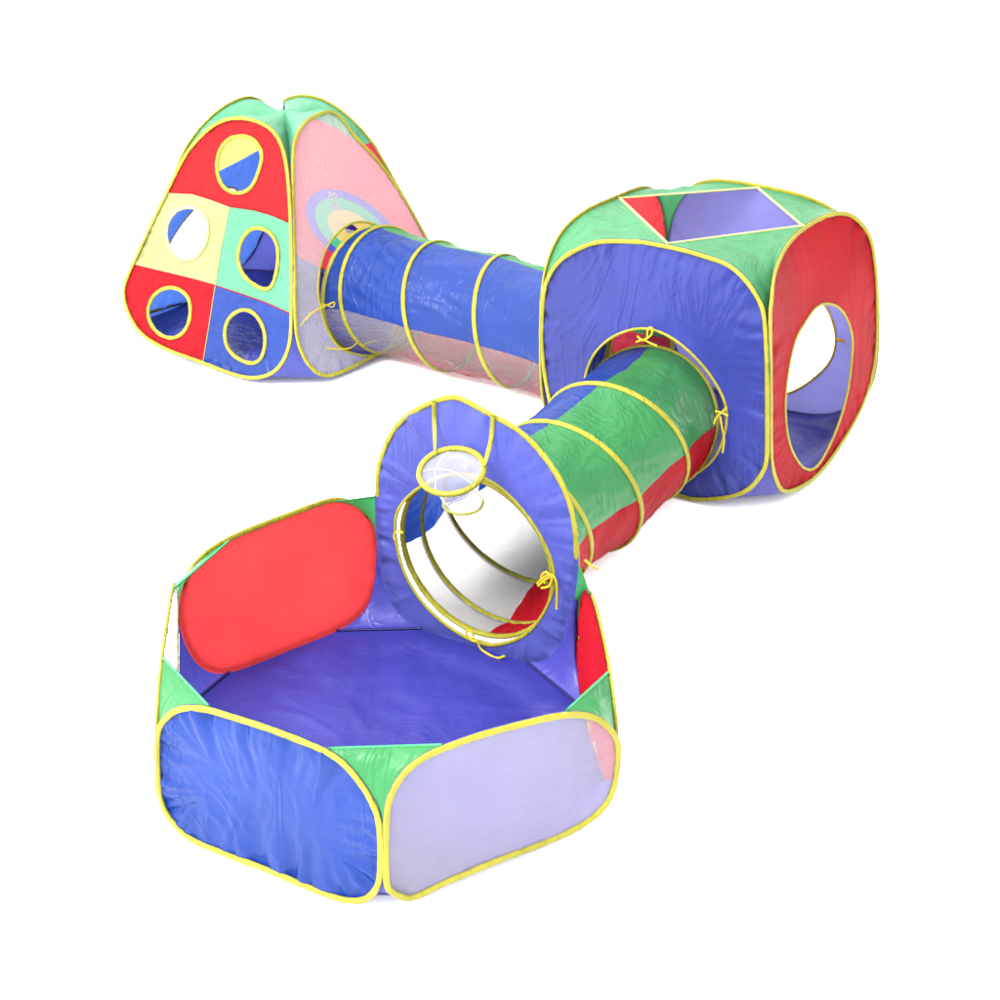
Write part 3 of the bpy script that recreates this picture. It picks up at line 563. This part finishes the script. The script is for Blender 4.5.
for k, (cn, mt) in pl.items():
    hole = holeloop('tfl', UV[k], 120)
    o = link('fabric_patch', sheet('tfl', OUT['tfl'], TC, hole, .003, ord(k[1]) * 1.7, 0, inset=0., rings=20, inside=lambda u, v, k=k: patch_id(u, v) == k), mt, tent, cn + ' patch with a round hole')
    P3, N3 = loop3('tfl', hole, TC, 0.002, 0.0)
    link('hole_trim', band(P3, N3, .0072, .0045, rough=.18, seed=ord(k[1])), M_PALEBIND if k == 'h2' else M_BIND, o)
def seam_strip(pname, loop2, mat, parent, w=.002):
    p = PT[pname]; n = p.out(TC); pts = resample([p.S(*q) + n * .0008 for q in loop2], 40)
    return link('seam', band(pts, [n] * 40, w, .0012, closed=False, seg=6), mat, parent)
def clipseam(name):  # the seam as drawn, kept inside the panel
    p = PT['tfl']; lo = OUT['tfl']
    def ins(u, v):
        c = False
        for i in range(len(lo)):
            a, b = lo[i], lo[i - 1]
            if (a[1] > v) != (b[1] > v) and u < (b[0] - a[0]) * (v - a[1]) / (b[1] - a[1]) + a[0]: c = not c
        return c
    q = UV[name]; den = []
    for i in range(len(q) - 1):
        for j in range(20):
            t = j / 20; x = (q[i][0] + (q[i + 1][0] - q[i][0]) * t, q[i][1] + (q[i + 1][1] - q[i][1]) * t)
            if ins(*x): den.append(x)
    return den
seam_strip('tfl', clipseam('seam_a'), M_DRED, tent); seam_strip('tfl', clipseam('seam_b'), M_DRED, tent); seam_strip('tfl', clipseam('seam_c'), M_LIME, tent)
P3, N3 = loop3('tfl', OUT['tfl'], TC, .004, BW)
link('frame_binding', band(P3, N3, BW, BN, rough=.12), M_BIND, tent)
panel('tfr', 'mesh_panel', M_MESHTENT, tent, TC, 'white mesh side with a round opening', 22.3, A=.0025, hole=holeloop('tfr', UV['tfrhole']))
tp_ = panel('tbr', 'side_panel', M_PRED, tent, TC, 'red rear side printed with a round target', 23.3, A=.0003, binset=-.003)
tl = OUT['tbl']; hb = holeloop('tbl', UV['tblhole'], 120)
hbc = (sum(q[0] for q in hb) / 120, sum(q[1] for q in hb) / 120)
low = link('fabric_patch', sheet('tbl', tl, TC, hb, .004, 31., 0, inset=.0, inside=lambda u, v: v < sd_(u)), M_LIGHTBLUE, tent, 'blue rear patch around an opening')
P3, N3 = loop3('tbl', hb, TC, 0., 0.); link('hole_trim', band(P3, N3, .004, .003), M_ORANGE, low)
# yellow upper patch: ray centre in the middle of the area above the seam
up_ = [q for q in tl if q[1] > sd_(q[0])]
uc = (sum(q[0] for q in up_) / len(up_), sum(q[1] for q in up_) / len(up_))
tiny = [(uc[0] + .004 * math.cos(2 * PI * i / 24), uc[1] + .004 * math.sin(2 * PI * i / 24)) for i in range(24)]
link('fabric_patch', sheet('tbl', tl, TC, tiny, .003, 33., 0, inset=.0, inside=lambda u, v: v >= sd_(u)), M_YPANEL, tent, 'yellow rear patch')
P3, N3 = loop3('tbl', tl, TC, .004, lambda u, v: -.003 + .024 * (1 - sstep(.62, .76, v)) * (1 - sstep(.3, .5, u))); link('frame_binding', band(P3, N3, BW, BN, rough=.12), M_BIND, tent)
# printed target on the rear side (seen from within, so its numbers read backwards)
p = PT['tbr']; n_in = -p.out(TC); ux = (p.c[1] - p.c[0]).normalized(); vy = (p.S(.5, .6) - p.S(.5, .1)).normalized()
tcen = p.S(*UV['tcen'][0])
at = tp_.data.attributes.new('target_radius', 'FLOAT', 'POINT')   # distance from the middle of the printed target
at.data.foreach_set('value', [min(9, math.hypot((v.co + tent.location - tcen).dot(ux), (v.co + tent.location - tcen).dot(vy) / .8)) / .3 for v in tp_.data.vertices])
def text(body, size, uvpos, mat, parent, name):
    cu = bpy.data.curves.new('t', 'FONT'); cu.body = body; cu.size = size; cu.align_x = 'CENTER'; cu.align_y = 'CENTER'; cu.extrude = .0006
    cu.offset = .002
    to = bpy.data.objects.new('t', cu); COL.objects.link(to); bpy.context.view_layer.update()
    me = bpy.data.meshes.new_from_object(to.evaluated_get(bpy.context.evaluated_depsgraph_get())); bpy.data.objects.remove(to)
    me.materials.clear()
    n_out = -n_in; X_ = vy.cross(n_out).normalized(); Y_ = n_out.cross(X_).normalized()
    o = uvpos + n_in * .012
    M4 = Matrix(((X_.x, Y_.x, n_out.x, o.x), (X_.y, Y_.y, n_out.y, o.y), (X_.z, Y_.z, n_out.z, o.z), (0, 0, 0, 1)))
    me.transform(M4); link(name, me, mat, parent)
text('25', .05, p.S(*UV['num25'][0]), M_WHITE, tp_, 'number')
text('50', .05, p.S(*UV['num50'][0]), M_WHITE, tp_, 'number')
text('100', .026, tcen, M_WHITE, tp_, 'number')
# green top between the four hoops
def top_run(pname, zl, zr):
    p = PT[pname]; l = OUT[pname]; pts = sorted([(q, p.S(*q)) for q in l], key=lambda x: x[0][0])
    top = max(pts, key=lambda x: x[1].z)[0][0]
    return [x[1] for x in pts if x[1].z > (zl if x[0][0] < top else zr)]
loop = []
for nm, rev, zl, zr in (('tfl', 0, .66, .60), ('tfr', 0, .60, .70), ('tbr', 1, .68, .70), ('tbl', 1, .67, .68)):
    r = top_run(nm, zl, zr); r = r[::-1] if rev else r; loop += resample(r, 60)
apex = tcn + V((0, 0, .825)); verts = []; faces = []; m = len(loop); RJ = 22
lv = [loop]
for j in range(RJ):
    cur = lv[-1]
    for _ in range(max(0, (j - 2) * 2)): cur = [cur[i - 1] * .25 + cur[i] * .5 + cur[(i + 1) % m] * .25 for i in range(m)]
    lv.append(cur)
for i in range(m):
    for j in range(RJ + 1):
        t = j / RJ; P = lv[j][i].lerp(apex, t)
        P = P + V((.3, .3, 1)) * .007 * clamp(t * 5) * (noise.noise(P * 10) + .5 * noise.noise(V((P.x * 14, P.y * 14, P.z * 40))))
        verts.append(P)
for i in range(m):
    k = (i + 1) % m
    for j in range(RJ): faces.append((i * (RJ + 1) + j, i * (RJ + 1) + j + 1, k * (RJ + 1) + j + 1, k * (RJ + 1) + j))
me = mesh_of('top', verts, faces); bm = bmesh.new(); bm.from_mesh(me); bmesh.ops.remove_doubles(bm, verts=bm.verts, dist=.0003); bmesh.ops.recalc_face_normals(bm, faces=bm.faces); bm.to_mesh(me); bm.free()
me.polygons.foreach_set('use_smooth', [True] * len(me.polygons))
link('roof_cover', me, M_MINT, tent)
floor_with_gussets([('tfl', 1, 'tfr', -1), ('tfr', 1, 'tbr', 1), ('tbr', -1, 'tbl', 1), ('tbl', -1, 'tfl', -1)], TC, M_TFLOOR, M_LILAC, tent, frac=.14, seed=8.1, fr={2: .3, 3: .08})

# ------------------------------------------------------------------ tunnels
def tunnel(name, label, rings, R, cuts, mats, labels, ties, seed):
    """rings: (x, y, z, yaw, tilt); cuts: the four seam angles; cloth sags a little between the rings"""
    fr = []
    rad_f = [q[5] if len(q) > 5 else 1 for q in rings]
    for x, y, z, yw, ti in [q[:5] for q in rings]:
        nrm = V((math.cos(yw) * math.cos(ti), math.sin(yw) * math.cos(ti), math.sin(ti))); a = V((-math.sin(yw), math.cos(yw), 0)); b = nrm.cross(a)
        fr.append((V((x, y, z)), nrm, a, b))
    base = sum((f[0] for f in fr), V()) / len(fr); base.z = 0
    th = thing(name, base, label, 'crawl tunnel', 'crawl tunnels joining the tents')
    SEG = 14
    for k in range(4):
        a0, a1 = cuts[k], cuts[(k + 1) % 4]
        if a1 < a0: a1 += 360
        na = 56; verts = []; faces = []; rows = 0
        for i in range(len(fr) - 1):
            c0, n0, p0, q0 = fr[i]; c1, n1, p1, q1 = fr[i + 1]; ln = (c1 - c0).length
            for j in range(SEG + (1 if i == len(fr) - 2 else 0)):
                t = j / SEG; rows += 1
                for s in range(na + 1):
                    a = math.radians(a0 + (a1 - a0) * s / na)
                    d0 = p0 * math.cos(a) + q0 * math.sin(a); d1 = p1 * math.cos(a) + q1 * math.sin(a)
                    P = (c0 + d0 * R * rad_f[i]).lerp(c1 + d1 * R * rad_f[i + 1], t); d = d0.lerp(d1, t).normalized()
                    w = math.sin(PI * t); x = t * ln
                    # seam line wanders, cloth sags between the rings, gathers run along it
                    hgt = -.009 * ln / .27 * w ** .8
                    hgt += (.0075 if k != 2 else .003) * w ** .6 * min(1, ln / .15) * (noise.noise(V((math.cos(a + x * 1.6) * 4, math.sin(a + x * 1.6) * 4, x * 3.4 + seed + i * 7))) + .7 * noise.noise(V((math.cos(a - x * 2) * 9, math.sin(a - x * 2) * 9, x * 5 + seed + i * 3 + 20))))
                    hgt += .004 * clamp(w * 3) * (math.exp(-x / .06) + math.exp(-(ln - x) / .06)) * noise.noise(V((math.cos(a) * 17, math.sin(a) * 17, x * 3 + seed + 40 + i)))
                    P = P + d * hgt; P.z = max(P.z, -.01)
                    verts.append(P)
        for i in range(rows - 1):
            for s in range(na): faces.append((i * (na + 1) + s, i * (na + 1) + s + 1, (i + 1) * (na + 1) + s + 1, (i + 1) * (na + 1) + s))
        link('mesh_strip' if 'mesh' in labels[k] else 'fabric_strip', mesh_of('strip', verts, faces), mats[k], th, labels[k])
    for i, (c, nrm, a, b) in enumerate(fr):
        pts = [c + (a * math.cos(t) + b * math.sin(t)) * (R * rad_f[i] + .001) for t in [2 * PI * q / 120 for q in range(120)]]
        pts = [V((q.x, q.y, max(q.z, -.008))) for q in pts]
        rad = [(q - c).normalized() for q in pts]
        link('support_ring', band(pts, rad,  .0086, .0046, rough=.1, seed=i + seed), M_BIND, th)
    for r in ties: ribbon(r, .0031, parent=th, mat=M_RIB)
    return th
def rings_of(v):
    return v[0], [[v[1 + 5 * i], v[2 + 5 * i], v[0] + v[5 + 5 * i], v[3 + 5 * i], v[4 + 5 * i]] for i in range(4)]
R1, r1 = rings_of(DATA['t1'])
clc = PT['cl'].S(.5, 0)
r1 += [[.3 * r1[3][0] + .7 * clc.x, .3 * r1[3][1] + .7 * clc.y, R1 + .008, -.50, .18], [clc.x + .09, clc.y - .05, R1 + .02, -.55, .1]]
R2, r2 = rings_of(DATA['t2'])
r2 += [[-.008, 3.572, R2 + .02, -2.11, -.12, 1.0], [-.056, 3.488, R2 + .036, -2.12, -.06, .985]]
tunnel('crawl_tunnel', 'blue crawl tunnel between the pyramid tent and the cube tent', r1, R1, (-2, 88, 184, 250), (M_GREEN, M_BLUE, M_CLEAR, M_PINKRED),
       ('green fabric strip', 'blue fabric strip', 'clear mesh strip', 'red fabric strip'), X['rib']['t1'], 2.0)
tunnel('crawl_tunnel', 'green and red crawl tunnel between the cube tent and the ball pit', r2, R2, (8, 98, 188, 278), (M_GREEN, M_BLUE, M_LINING, M_DRED),
       ('green fabric strip', 'blue fabric strip', 'clear mesh strip', 'red fabric strip'), X['rib']['t2'], 7.0)

# ------------------------------------------------------------------ light, camera
w = bpy.data.worlds.new('World'); sc.world = w; w.use_nodes = True
bg = w.node_tree.nodes['Background']; bg.inputs['Color'].default_value = (1, 1, 1, 1); bg.inputs['Strength'].default_value = 5.0
wt = w.node_tree; tcw = wt.nodes.new('ShaderNodeTexCoord'); dt = wt.nodes.new('ShaderNodeVectorMath'); dt.operation = 'DOT_PRODUCT'
dt.inputs[1].default_value = V((-.55, -.25, .8)).normalized(); mrw = wt.nodes.new('ShaderNodeMapRange'); mrw.interpolation_type = 'SMOOTHSTEP'
mrw.inputs['From Min'].default_value = -.2; mrw.inputs['From Max'].default_value = 1; mrw.inputs['To Min'].default_value = 5.0 * .5; mrw.inputs['To Max'].default_value = 5.0 * 1.9
wt.links.new(tcw.outputs['Generated'], dt.inputs[0]); wt.links.new(dt.outputs['Value'], mrw.inputs['Value']); wt.links.new(mrw.outputs[0], bg.inputs['Strength'])
def area(name, loc, target, size, power):
    l = bpy.data.lights.new(name, 'AREA'); l.energy = power; l.shape = 'SQUARE'; l.size = size
    o = bpy.data.objects.new(name, l); COL.objects.link(o); o.location = loc
    o.rotation_euler = (V(target) - V(loc)).to_track_quat('-Z', 'Y').to_euler(); return o
area('softbox', (-3.2, 1.2, 4.6), (0, 4.2, .2), 2.0, 1100)
cd = bpy.data.cameras.new('Camera'); cam = bpy.data.objects.new('Camera', cd); COL.objects.link(cam)
c = DATA['cam']; Rv, Uv, Fv = V(c['R']), V(c['U']), V(c['F'])
cam.matrix_world = Matrix(((Rv.x, Uv.x, -Fv.x, c['loc'][0]), (Rv.y, Uv.y, -Fv.y, c['loc'][1]), (Rv.z, Uv.z, -Fv.z, c['loc'][2]), (0, 0, 0, 1)))
cd.sensor_width = 36; cd.lens = c['f'] / 1000 * 36; cd.clip_end = 400; cd.clip_start = .05
sc.camera = cam
sc.render.engine = 'CYCLES'
sc.view_settings.view_transform = 'Standard'; sc.view_settings.look = 'None'; sc.view_settings.gamma = 1; sc.view_settings.exposure = 0
sc.cycles.use_denoising = True; sc.cycles.denoiser = 'OPENIMAGEDENOISE'; sc.cycles.denoising_prefilter = 'ACCURATE'; sc.cycles.denoising_input_passes = 'RGB_ALBEDO'; sc.cycles.use_adaptive_sampling = False; sc.cycles.max_bounces = 10; sc.cycles.transparent_max_bounces = 16; sc.cycles.diffuse_bounces = 5
